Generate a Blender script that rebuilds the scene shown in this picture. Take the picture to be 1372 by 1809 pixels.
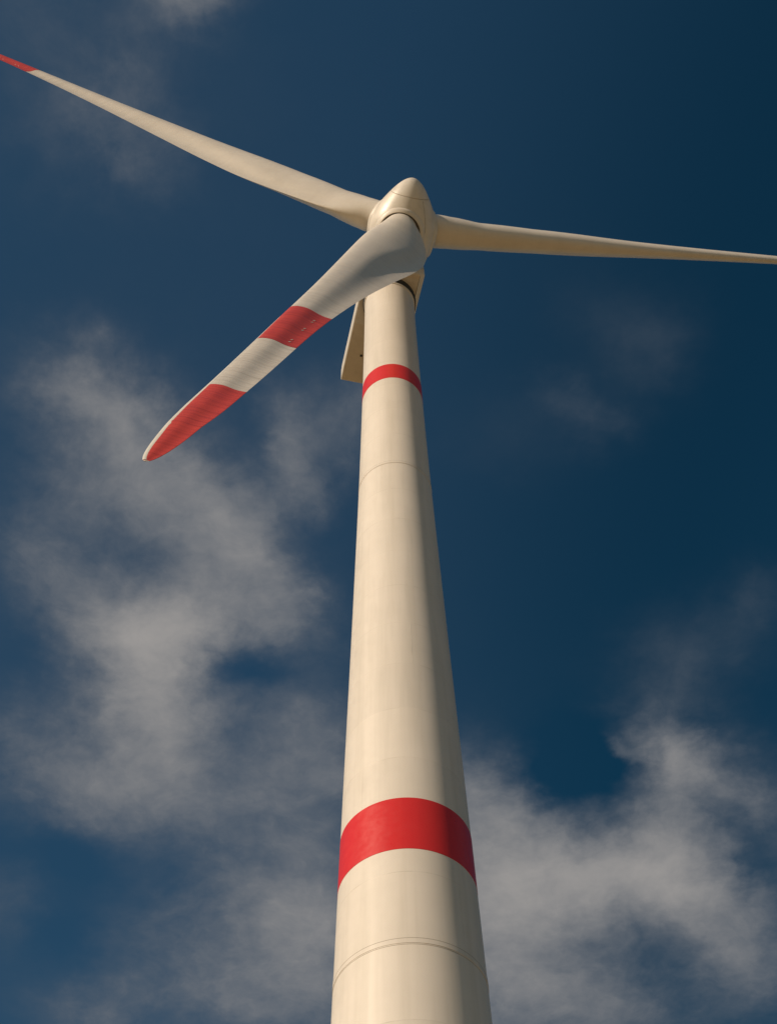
import bpy, math, random
import numpy as np
from mathutils import Matrix, Vector

for o in list(bpy.data.objects): bpy.data.objects.remove(o)
S = bpy.context.scene
col = S.collection
random.seed(7)
R_ = math.radians

# ------------------------------------------------------------------ camera
PW, PH = 1372.0, 1809.0           # photograph, in pixels
FPX = 2398.4                      # focal length in photograph pixels
PITCH, YAW, ROLL = 1.0167209, -0.0101759, -0.0219278
EYE = 1.7
def cam_axes():
    cp, sp = math.cos(PITCH), math.sin(PITCH)
    f = Vector((math.sin(YAW)*cp, math.cos(YAW)*cp, sp))
    r = f.cross(Vector((0, 0, 1))).normalized(); u = r.cross(f)
    r2 = r*math.cos(ROLL) + u*math.sin(ROLL); u2 = -r*math.sin(ROLL) + u*math.cos(ROLL)
    return f, r2, u2
CF, CR, CU = cam_axes()
cd = bpy.data.cameras.new('camera')
cam = bpy.data.objects.new('camera', cd); col.objects.link(cam)
cd.sensor_fit = 'VERTICAL'; cd.sensor_height = 36.0; cd.sensor_width = 24.0
cd.lens = FPX/PH*36.0
cd.clip_start = 0.1; cd.clip_end = 20000
cam.matrix_world = Matrix(((CR.x, CU.x, -CF.x, 0), (CR.y, CU.y, -CF.y, 0), (CR.z, CU.z, -CF.z, EYE), (0, 0, 0, 1)))
S.camera = cam

# ------------------------------------------------------------------ sun
SUN_EL, SUN_AZ = R_(22), R_(-128)           # azimuth from +Y towards +X
sv = Vector((math.sin(SUN_AZ)*math.cos(SUN_EL), math.cos(SUN_AZ)*math.cos(SUN_EL), math.sin(SUN_EL)))
sd = bpy.data.lights.new('sun', 'SUN'); sd.energy = 3.6; sd.angle = R_(0.5); sd.color = (1.0, 0.80, 0.60)
sun = bpy.data.objects.new('sun', sd); col.objects.link(sun)
sun.rotation_euler = sv.to_track_quat('Z', 'Y').to_euler(); sun.location = sv*200

# ------------------------------------------------------------------ view
S.render.engine = 'CYCLES'
S.view_settings.view_transform = 'Standard'; S.view_settings.look = 'None'
S.view_settings.exposure = 0.0; S.view_settings.gamma = 1.0; S.view_settings.use_curve_mapping = False
S.render.resolution_x = 776; S.render.resolution_y = 1024

# ------------------------------------------------------------------ sky with a broken cloud layer
W = bpy.data.worlds.new('World'); S.world = W; W.use_nodes = True
W.cycles.sampling_method = 'MANUAL'; W.cycles.sample_map_resolution = 256
nt = W.node_tree; N = nt.nodes; LK = nt.links; N.clear()
def link(sock, v):
    if isinstance(v, bpy.types.NodeSocket): LK.new(v, sock)
    elif v is not None: sock.default_value = v
def math_(op, a, b=None, c=None, clamp=False):
    n = N.new('ShaderNodeMath'); n.operation = op; n.use_clamp = clamp
    link(n.inputs[0], a); link(n.inputs[1], b); link(n.inputs[2], c); return n.outputs[0]
def vmath(op, a, b=None, out=0):
    n = N.new('ShaderNodeVectorMath'); n.operation = op
    link(n.inputs[0], a); link(n.inputs[1], b); return n.outputs[out]
def noise(vec, scale, detail, rough, lac=2.0, dist=0.0, out='Fac'):
    n = N.new('ShaderNodeTexNoise'); n.noise_dimensions = '3D'
    link(n.inputs['Vector'], vec); n.inputs['Scale'].default_value = scale; n.inputs['Detail'].default_value = detail
    n.inputs['Roughness'].default_value = rough; n.inputs['Lacunarity'].default_value = lac; n.inputs['Distortion'].default_value = dist
    return n.outputs[out]
def smooth(v, lo, hi, a=0.0, b=1.0):
    n = N.new('ShaderNodeMapRange'); n.interpolation_type = 'SMOOTHSTEP'
    link(n.inputs['Value'], v)
    for k, x in zip(('From Min', 'From Max', 'To Min', 'To Max'), (lo, hi, a, b)): n.inputs[k].default_value = x
    return n.outputs[0]
def mixc(fac, a, b, mode='MIX'):
    n = N.new('ShaderNodeMix'); n.data_type = 'RGBA'; n.blend_type = mode
    link(n.inputs[0], fac); link(n.inputs[6], a); link(n.inputs[7], b); return n.outputs[2]

CURV = 0.10                                  # cloud deck flattened towards the horizon
def deck(px, py):                            # a pixel's direction -> point of the cloud deck
    d = (CF + CR*((px - PW/2)/FPX) - CU*((py - PH/2)/FPX)).normalized()
    return np.array([d.x/(d.z + CURV), d.y/(d.z + CURV)])

# cloud patches: x, y, half width, half height, turn (degrees), strength  (strength < 0 = gap)
CLOUDS = [
 # thin veil and scraps, upper left
 (335, 20, 85, 55, -20, .74), (110, 110, 280, 170, 20, .13), (225, 270, 75, 60, 30, .46), (110, 200, 95, 75, 0, .28), (200, 150, 70, 45, 0, .24), (60, 30, 120, 50, 0, .12),
 # long bank down the left
 (290, 1250, 340, 540, 0, .19), (140, 690, 100, 60, 20, .60), (240, 760, 95, 55, 35, .50), (130, 790, 80, 70, 0, .20), (90, 900, 90, 70, 0, .26), (220, 860, 100, 70, 20, .34),
 (320, 850, 80, 70, 30, .40), (395, 930, 80, 90, -20, .32), (470, 1040, 66, 105, -25, .58), (515, 1105, 45, 60, -20, .24), (310, 990, 120, 75, 0, .34), (430, 885, 45, 60, 0, .14),
 (50, 985, 90, 45, 10, .30), (120, 1060, 100, 60, 20, .38), (295, 1100, 95, 65, 0, .58), (290, 1175, 75, 100, 5, .78), (275, 1270, 75, 75, 0, .34), (190, 1130, 90, 90, 0, .26), (180, 1260, 90, 70, 0, .20), (380, 1100, 70, 45, 0, .24),
 (110, 1385, 110, 70, 0, .48), (270, 1360, 110, 75, 0, .28), (420, 1360, 130, 80, 0, .34), (560, 1290, 90, 90, 0, .36), (370, 1450, 150, 60, 0, .28), (30, 1290, 80, 60, 0, .24), (560, 1430, 90, 70, 0, .26),
 (450, 1190, 50, 30, -15, -.30), (520, 1205, 50, 30, 10, -.20), (60, 1160, 45, 50, 0, -.10), (110, 1510, 130, 45, 5, -.26), (110, 1660, 70, 80, 0, -.20), (270, 970, 45, 25, 0, -.14),
 (520, 1590, 120, 90, 0, .40), (560, 1700, 110, 130, 0, .56), (430, 1740, 140, 95, 0, .46), (340, 1580, 100, 55, 0, .18), (25, 1590, 60, 65, 0, .32), (165, 1785, 85, 50, 0, .48), (290, 1690, 110, 70, 0, .14), (40, 1720, 80, 60, 0, .08),
 # scraps left of the tower top
 (515, 780, 36, 75, -10, .54), (540, 850, 40, 40, 0, .24), (600, 780, 60, 60, 0, .34), (630, 700, 55, 60, 0, .26), (470, 880, 40, 30, -40, .20),
 # wisps on the right
 (1110, 575, 95, 75, 30, .17), (1010, 715, 60, 40, 20, .25), (1140, 640, 50, 45, 0, .10), (900, 770, 100, 60, 0, .10),
 (1250, 1150, 110, 60, -35, .22), (1340, 1060, 60, 40, -30, .17), (1190, 1215, 90, 50, 0, .10), (1150, 1130, 60, 50, 0, .10),
 # broad mass, lower right
 (1090, 1660, 330, 200, 0, .26), (845, 1375, 55, 45, 10, .36), (885, 1440, 85, 60, 35, .36), (950, 1540, 135, 75, 10, .60), (1110, 1540, 120, 65, 0, .58), (1000, 1600, 170, 75, 0, .26),
 (1190, 1320, 75, 50, 30, .62), (1150, 1400, 62, 75, 20, .34), (1255, 1365, 75, 65, 35, .48), (1190, 1475, 70, 90, 0, .36), (1335, 1420, 65, 65, 40, .36),
 (1085, 1325, 25, 14, 20, .30), (1050, 1365, 85, 62, 15, -.30), (975, 1400, 50, 40, 40, -.16), (1285, 1440, 26, 50, -30, -.22), (1330, 1530, 26, 55, -30, -.20),
 (880, 1670, 120, 130, 0, .54), (1030, 1780, 170, 80, 10, .52), (1240, 1600, 100, 75, 0, .48), (1310, 1690, 100, 100, 0, .40), (1150, 1695, 60, 45, 0, -.20), (1250, 1790, 70, 40, 0, -.10), (790, 1600, 120, 160, 0, .26), (720, 1450, 90, 80, 0, .15),
]
tc = N.new('ShaderNodeTexCoord')
dirn = vmath('NORMALIZE', tc.outputs['Generated'])
sep = N.new('ShaderNodeSeparateXYZ'); LK.new(dirn, sep.inputs[0])
zz = math_('MAXIMUM', math_('ADD', sep.outputs[2], CURV), 0.03)
cmb = N.new('ShaderNodeCombineXYZ'); LK.new(math_('DIVIDE', sep.outputs[0], zz), cmb.inputs[0]); LK.new(math_('DIVIDE', sep.outputs[1], zz), cmb.inputs[1]); cmb.inputs[2].default_value = 1.0
P0 = cmb.outputs[0]
# wind-torn edges: displace the deck coordinates with two sizes of vector noise
w1 = vmath('MULTIPLY', vmath('SUBTRACT', noise(P0, 7.0, 4.0, .62, out='Color'), (0.5, 0.5, 0.5)), (.080, .080, 0))
P1 = vmath('ADD', P0, w1)
w2 = vmath('MULTIPLY', vmath('SUBTRACT', noise(P0, 30.0, 5.0, .66, out='Color'), (0.5, 0.5, 0.5)), (.036, .036, 0))
P2 = vmath('ADD', P1, w2)
dens = None
for (px, py, hw, hh_, ang, st) in CLOUDS:
    a = R_(ang); c0 = deck(px, py)
    ux = deck(px + hw*math.cos(a), py + hw*math.sin(a)) - c0; uy = deck(px - hh_*math.sin(a), py + hh_*math.cos(a)) - c0
    Minv = np.linalg.inv(np.array([ux, uy]).T)
    k0 = -Minv @ c0
    p = vmath('DOT_PRODUCT', P2, (float(Minv[0, 0]), float(Minv[0, 1]), float(k0[0])), out=1)
    q = vmath('DOT_PRODUCT', P2, (float(Minv[1, 0]), float(Minv[1, 1]), float(k0[1])), out=1)
    r2 = math_('MULTIPLY_ADD', p, p, math_('MULTIPLY', q, q))
    g = math_('POWER', math.exp(-0.70), r2)
    dens = math_('MULTIPLY_ADD', g, st, dens if dens is not None else 0.0)
# the same kind of broken cloud over the rest of the sky, beyond the patches placed above
c0 = deck(PW/2, PH/2)
far = smooth(vmath('LENGTH', vmath('SUBTRACT', P0, (float(c0[0]), float(c0[1]), 1)), out=1), 0.55, 0.95)
gen = smooth(noise(P2, 2.2, 3.0, .5), .46, .66, 0.0, .62)
dens = math_('ADD', dens, math_('MULTIPLY', gen, far))
fb = noise(P0, 9.0, 8.0, .58)
fine = noise(P1, 40.0, 6.0, .64)
mod = math_('ADD', math_('MULTIPLY', math_('SUBTRACT', fb, .5), 1.15), math_('MULTIPLY', math_('SUBTRACT', fine, .5), .66))
amp = smooth(dens, 0.0, .55, 0.0, .80)
dd = math_('ADD', dens, math_('MULTIPLY', mod, amp))
alpha = math_('SUBTRACT', 1.0, math_('POWER', math.exp(-1.75), math_('POWER', math_('MAXIMUM', math_('ADD', dd, .03), 0.0), 1.65)))
alpha = math_('MULTIPLY', alpha, smooth(sep.outputs[2], 0.02, 0.2))

sky = N.new('ShaderNodeTexSky'); sky.sky_type = 'NISHITA'; sky.sun_disc = False
sky.sun_elevation = SUN_EL; sky.sun_rotation = SUN_AZ
sky.altitude = 300; sky.air_density = 1.0; sky.dust_density = 0.6; sky.ozone_density = 2.0
# deep filtered blue, clearer and darker away from the sun's side of the sky
side = smooth(vmath('DOT_PRODUCT', dirn, (math.sin(R_(-105)), math.cos(R_(-105)), 0.0), out=1), -.36, -.02)
deep = mixc(1.0, sky.outputs[0], mixc(side, (.062, .29, .335, 1), (.255, .50, .54, 1)), 'MULTIPLY')
thick = smooth(dd, .25, 2.0)
cloudc = mixc(thick, (1.12, 1.30, 1.56, 1), (3.5, 3.32, 3.18, 1))
out = mixc(alpha, deep, cloudc)
bg = N.new('ShaderNodeBackground'); LK.new(out, bg.inputs[0]); bg.inputs[1].default_value = 0.1
wo = N.new('ShaderNodeOutputWorld'); LK.new(bg.outputs[0], wo.inputs[0])

# ------------------------------------------------------------------ materials
def new_mat(name):
    m = bpy.data.materials.new(name); m.use_nodes = True
    t = m.node_tree; b = t.nodes['Principled BSDF']; return m, t, b
def paint(name, base, dirt, rough=0.42, streak=None, amount=.5, var=.05, bump=.0, det=3, zfade=None):
    """weathered gloss paint; streak = (x, y, z) scale of the stretched stain noise"""
    m, t, b = new_mat(name); n, l = t.nodes, t.links
    co = n.new('ShaderNodeTexCoord').outputs['Object']
    def nz(scale, vec, det=5, rg=.6):
        q = n.new('ShaderNodeTexNoise'); q.inputs['Scale'].default_value = scale; q.inputs['Detail'].default_value = det; q.inputs['Roughness'].default_value = rg
        l.new(vec, q.inputs['Vector']); return q.outputs['Fac']
    def rng(v, a, b_, c, d):
        q = n.new('ShaderNodeMapRange'); l.new(v, q.inputs[0])
        for i, x in enumerate((a, b_, c, d)): q.inputs[i+1].default_value = x
        return q.outputs[0]
    mp = n.new('ShaderNodeMapping'); l.new(co, mp.inputs[0]); mp.inputs['Scale'].default_value = streak or (1, 1, 1)
    st = rng(nz(1.0, mp.outputs[0], det, .6), .46, .74, 0, amount)
    if zfade:
        sx = n.new('ShaderNodeSeparateXYZ'); l.new(co, sx.inputs[0])
        mu = n.new('ShaderNodeMath'); mu.operation = 'MULTIPLY'; l.new(st, mu.inputs[0]); l.new(rng(sx.outputs[2], zfade[0], zfade[1], .12, 1.0), mu.inputs[1]); st = mu.outputs[0]
    bl = rng(nz(.5, co, 6, .6), .35, .75, 0, amount*.5)
    add = n.new('ShaderNodeMath'); add.operation = 'ADD'; add.use_clamp = True; l.new(st, add.inputs[0]); l.new(bl, add.inputs[1])
    mx = n.new('ShaderNodeMix'); mx.data_type = 'RGBA'; l.new(add.outputs[0], mx.inputs[0]); mx.inputs[6].default_value = (*base, 1); mx.inputs[7].default_value = (*dirt, 1)
    oi = n.new('ShaderNodeObjectInfo'); hv = n.new('ShaderNodeHueSaturation'); l.new(mx.outputs[2], hv.inputs['Color'])
    l.new(rng(oi.outputs['Random'], 0, 1, 1 - var, 1 + var), hv.inputs['Value']); l.new(hv.outputs[0], b.inputs['Base Color'])
    l.new(rng(nz(3.0, co), .3, .7, rough - .07, rough + .10), b.inputs['Roughness'])
    if bump:
        bp = n.new('ShaderNodeBump'); bp.inputs['Strength'].default_value = bump; bp.inputs['Distance'].default_value = .02
        l.new(nz(.8, co, 3, .5), bp.inputs['Height']); l.new(bp.outputs[0], b.inputs['Normal'])
    return m
CREAM = (0.82, 0.745, 0.655); GRIME = (0.50, 0.45, 0.36)
M_TOWER = paint('tower_paint', CREAM, GRIME, .40, (1.6, 1.6, .07), .28, .020, .15)
M_BLADE = paint('blade_gelcoat', CREAM, (0.46, 0.40, 0.32), .36, (.30, .30, 6.0), .46, .02, det=2, zfade=(20, 42))
M_SHELL = paint('spinner_gelcoat', CREAM, GRIME, .38, (1, 1, 1), .30, .02)
M_RED = paint('tower_red_paint', (0.72, 0.034, 0.032), (0.60, 0.028, 0.027), .34, (1.6, 1.6, .1), .3, .02)
M_BRED = paint('blade_red_paint', (0.72, 0.078, 0.056), (0.34, 0.036, 0.028), .40, (.30, .30, 6.0), .6, .02)
M_TAPE = paint('edge_tape', (0.78, 0.74, 0.67), GRIME, .45, (1, 1, 3), .25, .02)
M_SEAM = paint('joint_sealant', (0.42, 0.365, 0.295), (0.32, 0.27, 0.21), .7, None, .4, .02)
M_WELD = paint('weld_paint', (0.79, 0.715, 0.625), GRIME, .45, None, .4, .02)
M_SEAL = paint('brown_rubber_seal', (0.10, 0.080, 0.060), (0.14, 0.115, 0.09), .7, None, .4, .02)
M_DARK = paint('dark_rubber', (0.03, 0.028, 0.026), (0.05, 0.045, 0.04), .7, None, .4, .02)
M_UNDER = paint('nacelle_underside', (0.78, 0.68, 0.56), (0.62, 0.53, 0.42), .55, (1, 1, 1), .4, .02)

def ground_mat():
    m, t, b = new_mat('dry_field'); n, l = t.nodes, t.links
    co = n.new('ShaderNodeTexCoord').outputs['Object']
    def nz(s, d=6):
        q = n.new('ShaderNodeTexNoise'); q.inputs['Scale'].default_value = s; q.inputs['Detail'].default_value = d; l.new(co, q.inputs['Vector']); return q.outputs['Fac']
    cr = n.new('ShaderNodeValToRGB'); l.new(nz(.02), cr.inputs[0])
    cr.color_ramp.elements[0].position = .35; cr.color_ramp.elements[0].color = (.39, .285, .145, 1)
    cr.color_ramp.elements[1].position = .65; cr.color_ramp.elements[1].color = (.56, .40, .205, 1)
    c2 = n.new('ShaderNodeValToRGB'); l.new(nz(2.5), c2.inputs[0]); c2.color_ramp.elements[0].color = (.65, .65, .6, 1); c2.color_ramp.elements[1].color = (1.2, 1.15, 1.1, 1)
    mx = n.new('ShaderNodeMix'); mx.data_type = 'RGBA'; mx.blend_type = 'MULTIPLY'; mx.inputs[0].default_value = 1; l.new(cr.outputs[0], mx.inputs[6]); l.new(c2.outputs[0], mx.inputs[7])
    l.new(mx.outputs[2], b.inputs['Base Color']); b.inputs['Roughness'].default_value = .95
    bp = n.new('ShaderNodeBump'); bp.inputs['Distance'].default_value = .1; l.new(nz(6), bp.inputs['Height']); l.new(bp.outputs[0], b.inputs['Normal'])
    return m
M_GROUND = ground_mat()

# ------------------------------------------------------------------ helpers
def mesh_obj(name, verts, faces, mat, parent=None, mtx=None, smooth_=True, kind=None, sharp=None):
    me = bpy.data.meshes.new(name); me.from_pydata([tuple(map(float, v)) for v in verts], [], faces); me.update()
    me.materials.append(mat)
    if smooth_:
        me.polygons.foreach_set('use_smooth', [True]*len(me.polygons))
        if sharp: me.set_sharp_from_angle(angle=R_(sharp))
    o = bpy.data.objects.new(name, me); col.objects.link(o)
    if parent: o.parent = parent
    if mtx is not None: o.matrix_local = mtx
    if kind: o['kind'] = kind
    return o
def lathe(profile, seg=96, closed=False):
    """profile: list of (radius, height) along +Z"""
    V, F = [], []; n = len(profile)
    for (r, z) in profile:
        for k in range(seg):
            a = 2*math.pi*k/seg; V.append((r*math.cos(a), r*math.sin(a), z))
    m = n if closed else n - 1
    for i in range(m):
        j = (i + 1) % n
        for k in range(seg):
            k2 = (k + 1) % seg; F.append((i*seg + k, i*seg + k2, j*seg + k2, j*seg + k))
    return V, F

# ------------------------------------------------------------------ ground
gs, gn = 6000.0, 24
gv = [(-gs + 2*gs*i/gn, -gs + 2*gs*j/gn, 0) for j in range(gn + 1) for i in range(gn + 1)]
gf = [(j*(gn+1) + i, j*(gn+1) + i + 1, (j+1)*(gn+1) + i + 1, (j+1)*(gn+1) + i) for j in range(gn) for i in range(gn)]
mesh_obj('ground', gv, gf, M_GROUND, kind='structure')

# ------------------------------------------------------------------ the turbine
D = 36.0
root = bpy.data.objects.new('wind_turbine', None); col.objects.link(root); root.location = (0, D, 0)
root['label'] = 'tall white three bladed wind turbine with red bands on tower and blades'
root['category'] = 'wind turbine'
TP = (0.004660549, -0.01803655, 0.005075158, 0.07264178)
def trad(z):
    h = max((z - EYE)/D, 0.0)
    r = (((TP[0]*h + TP[1])*h + TP[2])*h + TP[3])*D
    return r*(1 + float(np.interp(z, [26, 32, 41, 48, 62, 75], [.034, .022, .010, .0, -.010, 0.0]))) + (0.02*(14 - z) if z < 14 else 0)
Z_TOP = 84.33 + EYE
Z_FL = [28.93 + EYE, 60.1 + EYE]
tower = None
tV, tF = lathe([(trad(0.0) + .18, 0.0), (trad(0) + .18, .25), (trad(.3) + .004, .25)], 96)
tower = mesh_obj('tower', tV, tF, M_TOWER, root, smooth_=True, sharp=40)
# steel cans between the joints
joints = [0.25]
def cans(a, b, n): return [a + (b - a)*k/n for k in range(1, n + 1)]
joints += cans(.25, Z_FL[0], 10) + cans(Z_FL[0], Z_FL[1], 11) + cans(Z_FL[1], Z_TOP, 8)
for i in range(len(joints) - 1):
    a, b = joints[i], joints[i + 1]
    fl_a, fl_b = any(abs(a - f) < .01 for f in Z_FL), any(abs(b - f) < .01 for f in Z_FL)
    g0 = .012; dp = .006
    prof = [(trad(a) - dp, a), (trad(a + g0), a + g0)]
    prof += [(trad(a + (b - a)*t), a + (b - a)*t) for t in (.25, .5, .75)]
    prof += [(trad(b - g0), b - g0), (trad(b) - dp, b)]
    V, F = lathe(prof, 128)
    mesh_obj('tower_section', V, F, M_TOWER, tower, sharp=25)
    # longitudinal weld of the can, staggered from can to can
    if i > 0:
        ang = R_((i*137.5 + 20) % 360)
        if abs(b - joints[1] - 0) > 0:
            V, F = [], []
            for k in range(7):
                z = a + .06 + (b - a - .12)*k/6; r = trad(z)
                for (da, dr) in ((-.014, -.002), (-.007, .003), (.007, .003), (.014, -.002)):
                    aa = ang + da/r*1.3; V.append(((r + dr)*math.cos(aa), (r + dr)*math.sin(aa), z))
            for k in range(6):
                for j in range(3): F.append((k*4 + j, k*4 + j + 1, k*4 + 5 + j, k*4 + 4 + j))
            mesh_obj('weld_seam', V, F, M_WELD, tower)
    if 0 < i and not fl_a:
        V, F = lathe([(trad(a) - .004, a - .030), (trad(a) + .002, a - .014), (trad(a) + .002, a + .014), (trad(a) - .004, a + .030)], 128)
        mesh_obj('weld_seam', V, F, M_WELD, tower)
def ring_on(name, z, h, proud, mat, parent=tower):
    V, F = lathe([(trad(z - h/2) - .01, z - h/2), (trad(z - h/2) + proud, z - h/2 + .004), (trad(z + h/2) + proud, z + h/2 - .004), (trad(z + h/2) - .01, z + h/2)], 128)
    return mesh_obj(name, V, F, mat, parent, sharp=30)
for zf in Z_FL:
    s = 1.0 if zf < 40 else .6
    ring_on('flange_ring', zf - .005, .34, .012, M_TOWER)
    ring_on('joint_gap', zf + .02, .026*s, .0135, M_SEAM)
    ring_on('joint_gap', zf - .22, .022*s, .004, M_SEAM)
def band(z0, z1):
    zs = [z0 + (z1 - z0)*k/6 for k in range(7)]
    prof = [(trad(z0) - .01, z0)] + [(trad(z) + .009, z) for z in zs] + [(trad(z1) - .01, z1)]
    V, F = lathe(prof, 128); o = mesh_obj('red_band', V, F, M_RED, tower, sharp=40); o['label'] = 'red painted warning band round the tower'
band(32.80 + EYE, 35.27 + EYE); band(69.95 + EYE, 71.76 + EYE)
# yaw bearing between tower and nacelle
ZN = 85.02 + EYE                                   # underside of the nacelle
rt = trad(Z_TOP)
V, F = lathe([(rt - .02, Z_TOP - .10), (rt + .05, Z_TOP - .08), (rt + .05, Z_TOP + .10), (rt - .12, Z_TOP + .13)], 96); mesh_obj('top_flange', V, F, M_TOWER, tower, sharp=30)
V, F = lathe([(rt - .10, Z_TOP), (rt + .10, Z_TOP + .14), (rt + .13, Z_TOP + .20), (rt + .13, ZN + .05)], 96); mesh_obj('yaw_bearing', V, F, M_DARK, root, sharp=30)

# rotor frame
PSI, TILT, TH = 0.24738667, 0.1723094, 0.6978001
HUB_Z, OVER = 86.938 + EYE, 4.2623
def frame(psi, tilt):
    n = Vector((math.sin(psi)*math.cos(tilt), -math.cos(psi)*math.cos(tilt), math.sin(tilt)))
    h = n.cross(Vector((0, 0, 1))).normalized(); return n, h, h.cross(n)
nv, hv_, vv = frame(PSI, TILT)
HUB = Vector((0, 0, HUB_Z)) + nv*OVER              # relative to the tower axis
def mtx(x, y, z, loc): return Matrix(((x.x, y.x, z.x, loc.x), (x.y, y.y, z.y, loc.y), (x.z, y.z, z.z, loc.z), (0, 0, 0, 1)))

# spinner (lathe about +Z = rotor axis)
SP_K = np.array([-1.95, -.94, 0, .415, .866, 1.385, 1.9, 2.42, 2.84, 3.15, 3.36, 3.475])
SP_V = np.array([1.95, 2.15, 2.27, 2.25, 2.12, 1.89, 1.60, 1.27, .955, .665, .385, 0.0])**2
SP_L, SP_REAR, SP_RR = 3.475, 1.95, 1.95
SP_M = np.gradient(SP_V, SP_K)
def sprof(a):
    i = int(np.clip(np.searchsorted(SP_K, a) - 1, 0, len(SP_K) - 2)); hk = SP_K[i+1] - SP_K[i]; t = float(np.clip((a - SP_K[i])/hk, 0, 1))
    r = (2*t**3 - 3*t**2 + 1)*SP_V[i] + (t**3 - 2*t**2 + t)*hk*SP_M[i] + (-2*t**3 + 3*t**2)*SP_V[i+1] + (t**3 - t**2)*hk*SP_M[i+1]
    return math.sqrt(max(r, 0.0))
SEAM_A = 2.36
Mspin = mtx(hv_, nv.cross(hv_), nv, HUB)
aa = [-SP_REAR + SP_REAR*k/8 for k in range(9)] + [SEAM_A*k/16 for k in range(1, 16)] + [SEAM_A - .03]
prof = [(SP_RR - .35, -SP_REAR + .02), (SP_RR - .06, -SP_REAR)] + [(sprof(a), a) for a in aa[0:1]] + [(sprof(a), a) for a in aa[1:]] + [(sprof(SEAM_A) - .05, SEAM_A - .02)]
V, F = lathe(prof, 128); spinner = mesh_obj('spinner', V, F, M_SHELL, root, Mspin, sharp=35)
aa = [SEAM_A + (SP_L - SEAM_A)*math.sin(math.pi/2*k/22) for k in range(23)]
prof = [(sprof(SEAM_A) - .05, SEAM_A - .015), (sprof(SEAM_A + .012) - .004, SEAM_A + .012)] + [(max(sprof(a), .001), a) for a in aa[1:]]
V, F = lathe(prof, 96); mesh_obj('nose_cap', V, F, M_SHELL, spinner, sharp=50)
V, F = lathe([(sprof(SEAM_A) - .07, SEAM_A - .06), (sprof(SEAM_A) - .07, SEAM_A + .06)], 96); mesh_obj('joint_gap', V, F, M_SEAM, spinner)
# lengthwise panel joints of the spinner, between the blades
for k in range(3):
    a0 = -(TH + k*2*math.pi/3) + R_(60 - 14)
    V, F = [], []
    for i in range(25):
        a = -1.7 + (SEAM_A + 1.6)*i/24; r = sprof(a) + .004
        for da in (-.016, .016):
            V.append((r*math.cos(a0 + da/r), r*math.sin(a0 + da/r), a))
    F = [(2*i, 2*i + 1, 2*i + 3, 2*i + 2) for i in range(24)]
    mesh_obj('panel_joint', V, F, M_SEAM, spinner)
V, F = lathe([(1.45, -SP_REAR - 1.3), (1.45, -SP_REAR + .3)], 64); mesh_obj('hub_seal', V, F, M_DARK, spinner)

# ---- blades
RR = 61.57
SK = np.array([.035, .06, .09, .13, .17, .21, .26, .36, .5, .66, .84, .95]); KN = 12
Q_LE = [1.1388, 1.22, 1.31, 1.41, 1.44, 1.41, 1.3464, 1.1717, 0.928, 0.7417, 0.5374, 0.4016]     # leading edge from the pitch axis
Q_TW = [0.0582, 0.0676, 0.0799, 0.0976, 0.1137, 0.1267, 0.1329, 0.1217, 0.0594, -0.0279, -0.1064, -0.1512]   # twist
Q_TE = [1.1341, 1.72, 2.12, 2.40, 2.60, 2.66, 2.46, 1.9327, 1.3578, 0.9300, 0.7468, 0.6507]      # trailing edge
Q_PB = [0.1849, 0.2118, 0.2562, 0.3799, 0.5034, 0.6278, 0.7931, 1.1759, 1.7374, 2.3336, 2.9539, 3.3976]      # cone and prebend
def spl(s, vals):
    vals = np.asarray(vals); m = np.gradient(vals, SK); i = int(np.clip(np.searchsorted(SK, s) - 1, 0, len(SK) - 2))
    hk = SK[i+1] - SK[i]; t = float(np.clip((s - SK[i])/hk, 0, 1))
    return (2*t**3 - 3*t**2 + 1)*vals[i] + (t**3 - 2*t**2 + t)*hk*m[i] + (-2*t**3 + 3*t**2)*vals[i+1] + (t**3 - t**2)*hk*m[i+1]
tck = lambda s: np.interp(s, [.035, .055, .09, .16, .3, .5, 1], [1, .78, .54, .41, .32, .26, .19])
rdk = lambda s: np.interp(s, [.03, .05, .09, .16], [1, .8, .25, 0])
def station(s):
    le, te = spl(s, Q_LE), spl(s, Q_TE)
    if s > .90:
        tf = math.sqrt(max(1 - min((s - .90)/.1003, 1)**2, 0.0)); le *= tf**.75; te *= tf**1.1
    ch = le + te; be = spl(s, Q_TW); xo = le/ch; de = spl(s, Q_PB)
    return ch, be, xo, de
def sect_pt(s, a, off=0.0):
    """point of the blade skin in the blade's own axes: X = upwind, Y = towards the leading edge, Z = span"""
    ch, be, xo, de = station(s); tc, rd = tck(s), rdk(s)
    def loc(a):
        X = .5*(1 + math.cos(a)); sg = 1 if math.sin(a) >= 0 else -1
        ya = 5*(.2969*math.sqrt(X) - .126*X - .3516*X**2 + .2843*X**3 - .1036*X**4)
        k0 = np.interp(s, [.17, .32], [.74, .38]); kk = min(max((X - k0)/(.92 - k0), 0), 1); kk = np.interp(s, [.10, .19, .28, .6], [.30, .55, .76, .82])*kk*kk*(3 - 2*kk)
        y = sg*ya*tc*(1.0 if sg > 0 else 1.02*(1 - kk))*(1 - rd) + .5*math.sin(a)*tc*rd
        return (xo - X)*ch, y*ch
    x, y = loc(a)
    if off:
        x1, y1 = loc(a - .02); x2, y2 = loc(a + .02); tx, ty = x2 - x1, y2 - y1; l = math.hypot(tx, ty) + 1e-9
        # outline runs TE -> suction side -> LE -> pressure side; chord axis points to the leading edge
        nx, ny = -ty/l, tx/l
        if nx*(x - (xo - .45)*ch) + ny*y < 0: nx, ny = -nx, -ny
        x += nx*off; y += ny*off
    # chord direction d = cos(be) Y + sin(be) X ; thickness (suction) direction p = -cos(be) X + sin(be) Y
    cb, sb = math.cos(be), math.sin(be)
    return (de + x*sb - y*cb, x*cb + y*sb, s*RR)
MM = 56
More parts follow.
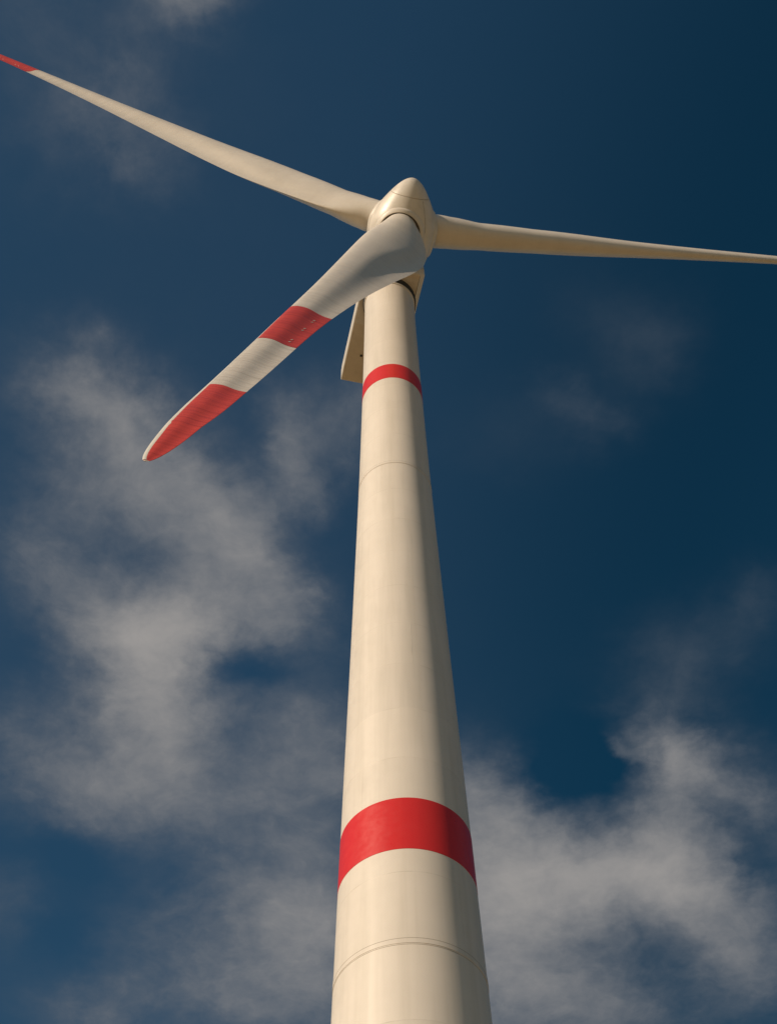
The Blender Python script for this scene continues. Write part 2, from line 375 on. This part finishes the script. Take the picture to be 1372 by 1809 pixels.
def skin(ss, angs, off=0.0, closed=True, cap=True):
    V, F = [], []; m = len(angs)
    for s in ss:
        for a in angs: V.append(sect_pt(s, a, off))
    for i in range(len(ss) - 1):
        for k in range(m if closed else m - 1):
            k2 = (k + 1) % m; F.append((i*m + k, (i+1)*m + k, (i+1)*m + k2, i*m + k2))
    if cap and closed: F.append(tuple(range((len(ss)-1)*m, len(ss)*m))); F.append(tuple(reversed(range(m))))
    return V, F
full = [2*math.pi*k/MM for k in range(MM)]
ss = list(np.linspace(.022, .05, 6)) + list(np.linspace(.055, .27, 30)) + list(np.linspace(.285, .92, 46)) + [.93 + .07*math.sin(math.pi/2*k/22) for k in range(23)]
blade_data = {}
def blade(k):
    e = hv_*math.cos(TH + k*2*math.pi/3) + vv*math.sin(TH + k*2*math.pi/3); t = e.cross(nv)
    mt = mtx(nv, t, e, HUB)
    if not blade_data:
        V, F = skin(ss, full); b = mesh_obj('blade', V, F, M_BLADE, root, mt, sharp=50); subs = []
        for s0, s1 in ((.623, .741), (.870, .9995)):
            st_ = [s0 + (s1 - s0)*(j/24 if s1 < .9 else math.sin(math.pi/2*j/24)) for j in range(25)]
            V, F = skin(st_, full, .006, cap=False); subs.append(mesh_obj('red_band', V, F, M_BRED, b, sharp=50))
        # pale erosion tape wrapped round the leading edge (a = pi)
        V, F = [], []; st_ = [.66 + (.9993 - .66)*math.sin(math.pi/2*j/50) for j in range(51)]
        for s in st_:
            ch = station(s)[0]; w = np.interp(s, [.66, .74, .87, .97, 1], [.03, .07, .12, .16, .10])
            da = math.acos(max(1 - 2*min(w/max(ch, .01), .9), -1))
            for j in range(9): V.append(sect_pt(s, math.pi - .35*da + 1.35*da*j/8, (.003, .010, .012, .012, .012, .012, .012, .010, .003)[j]))
        F = [(i*9 + j, (i+1)*9 + j, (i+1)*9 + j + 1, i*9 + j + 1) for i in range(50) for j in range(8)]
        subs.append(mesh_obj('leading_edge_tape', V, F, M_TAPE, b))
        # vortex fins on the pressure side of the red band
        for s in (.647, .654, .680, .687, .722, .729):
            ch = station(s)[0]; a = 2*math.pi - 1.02
            p0 = Vector(sect_pt(s, a, .01)); p1 = Vector(sect_pt(s + .0018, a - .10, .01)); up = (Vector(sect_pt(s, a, .022)) - p0)
            sd_ = Vector((0, 0, .038))
            V = [p0 - sd_, p1 - sd_, p1 + sd_, p0 + sd_, p0 - sd_ + up, p1 - sd_ + up*.5, p1 + sd_ + up*.5, p0 + sd_ + up]
            F = [(0, 1, 5, 4), (1, 2, 6, 5), (2, 3, 7, 6), (3, 0, 4, 7), (4, 5, 6, 7)]
            subs.append(mesh_obj('vortex_fin', V, F, M_TAPE, b, smooth_=False))
        blade_data['b'] = b; blade_data['s'] = subs
    else:
        b = blade_data['b'].copy(); col.objects.link(b); b.parent = root; b.matrix_local = mt
        for s_ in blade_data['s']:
            c = s_.copy(); col.objects.link(c); c.parent = b
    # root collar let into the spinner: follows its surface
    def on_spinner(rho, f, lift):
        a, y = rho*math.cos(f), rho*math.sin(f); r = sprof(a) + lift
        return (a, y, math.sqrt(max(r*r - y*y, .01)))
    def rim(rows, n=96):
        V = [on_spinner(rho, 2*math.pi*j/n, lf) for rho, lf in rows for j in range(n)]
        F = [(i*n + j, i*n + (j+1) % n, (i+1)*n + (j+1) % n, (i+1)*n + j) for i in range(len(rows) - 1) for j in range(n)]
        return V, F
    V, F = rim([(1.38, -.10), (1.38, .06), (1.42, .10), (1.57, .10), (1.64, .06), (1.68, -.03)]); mesh_obj('blade_collar', V, F, M_SHELL, root, mt, sharp=50)
    V, F = rim([(1.02, .015), (1.39, .015)]); mesh_obj('root_seal', V, F, M_SEAL, root, mt)
for k in range(3): blade(k)

# ---- nacelle: long box with chamfered lower and rounded upper edges
n0, h0, _ = frame(PSI, 0.0)
Mnac = mtx(h0, -n0, Vector((0, 0, 1)), Vector((0, 0, ZN)))       # X = left side, Y = towards the rear
XL, XR, YF, YR, NH = 2.05, -1.92, -2.35, 6.35, 2.55
def nac_ring(y, zlo, zhi, grow=0.0, low=True, n=7):
    pts = []
    if low:
        ch = .30; pts += [(XR - grow + ch, zlo), (XL + grow - .05, zlo), (XL + grow, zlo + .05), (XL + grow, zhi), (XR - grow, zhi), (XR - grow, zlo + .26)]
    else:
        r = .75; pts += [(XR - grow, zlo), (XL + grow, zlo)]
        for k in range(n + 1):
            a = math.pi/2*k/n; pts.append((XL + grow - r + r*math.cos(a), zhi - r + r*math.sin(a)))
        for k in range(n + 1):
            a = math.pi/2 + math.pi/2*k/n; pts.append((XR - grow + r + r*math.cos(a), zhi - r + r*math.sin(a)))
    return [(x, y, z) for x, z in pts]
def loft(rings):
    m = len(rings[0]); V = [p for r in rings for p in r]; F = []
    for i in range(len(rings) - 1):
        for k in range(m): F.append((i*m + k, i*m + (k+1) % m, (i+1)*m + (k+1) % m, (i+1)*m + k))
    F.append(tuple(reversed(range(m)))); F.append(tuple(range((len(rings)-1)*m, len(rings)*m)))
    return V, F
ys = [YF, YF + .12, YR - .12, YR]
V, F = loft([nac_ring(y, 0, 1.28, g) for y, g in zip(ys, (-.10, 0, 0, -.02))]); nac = mesh_obj('nacelle', V, F, M_SHELL, root, Mnac, smooth_=False)
V, F = loft([nac_ring(y, 1.33, NH, g - .02, False) for y, g in zip(ys, (-.10, 0, 0, -.08))]); mesh_obj('upper_shell', V, F, M_SHELL, nac, sharp=30)
V, F = loft([nac_ring(y, 1.2, 1.5, g, False, 1) for y, g in zip((YF + .2, YR - .2), (-.08, -.08))]); mesh_obj('joint_gap', V, F, M_SEAM, nac, smooth_=False)
def box(name, x0, x1, y0, y1, z0, z1, mat, parent, bev=0.0):
    V = [(x, y, z) for z in (z0, z1) for y in (y0, y1) for x in (x0, x1)]
    F = [(0, 2, 3, 1), (4, 5, 7, 6), (0, 1, 5, 4), (2, 6, 7, 3), (0, 4, 6, 2), (1, 3, 7, 5)]
    return mesh_obj(name, V, F, mat, parent, smooth_=False)
box('belly_panel', XR + .34, XL - .10, 2.0, YR - .10, -.012, .02, M_UNDER, nac)
box('belly_panel', XR + .34, XL - .10, YF + .15, -1.95, -.012, .02, M_UNDER, nac)
box('panel_joint', XR + .30, XR + .34, YF + .15, YR - .1, -.015, .02, M_SEAM, nac)
box('drain_cap', .95, 1.10, 4.2, 4.35, -.05, 0, M_DARK, nac)
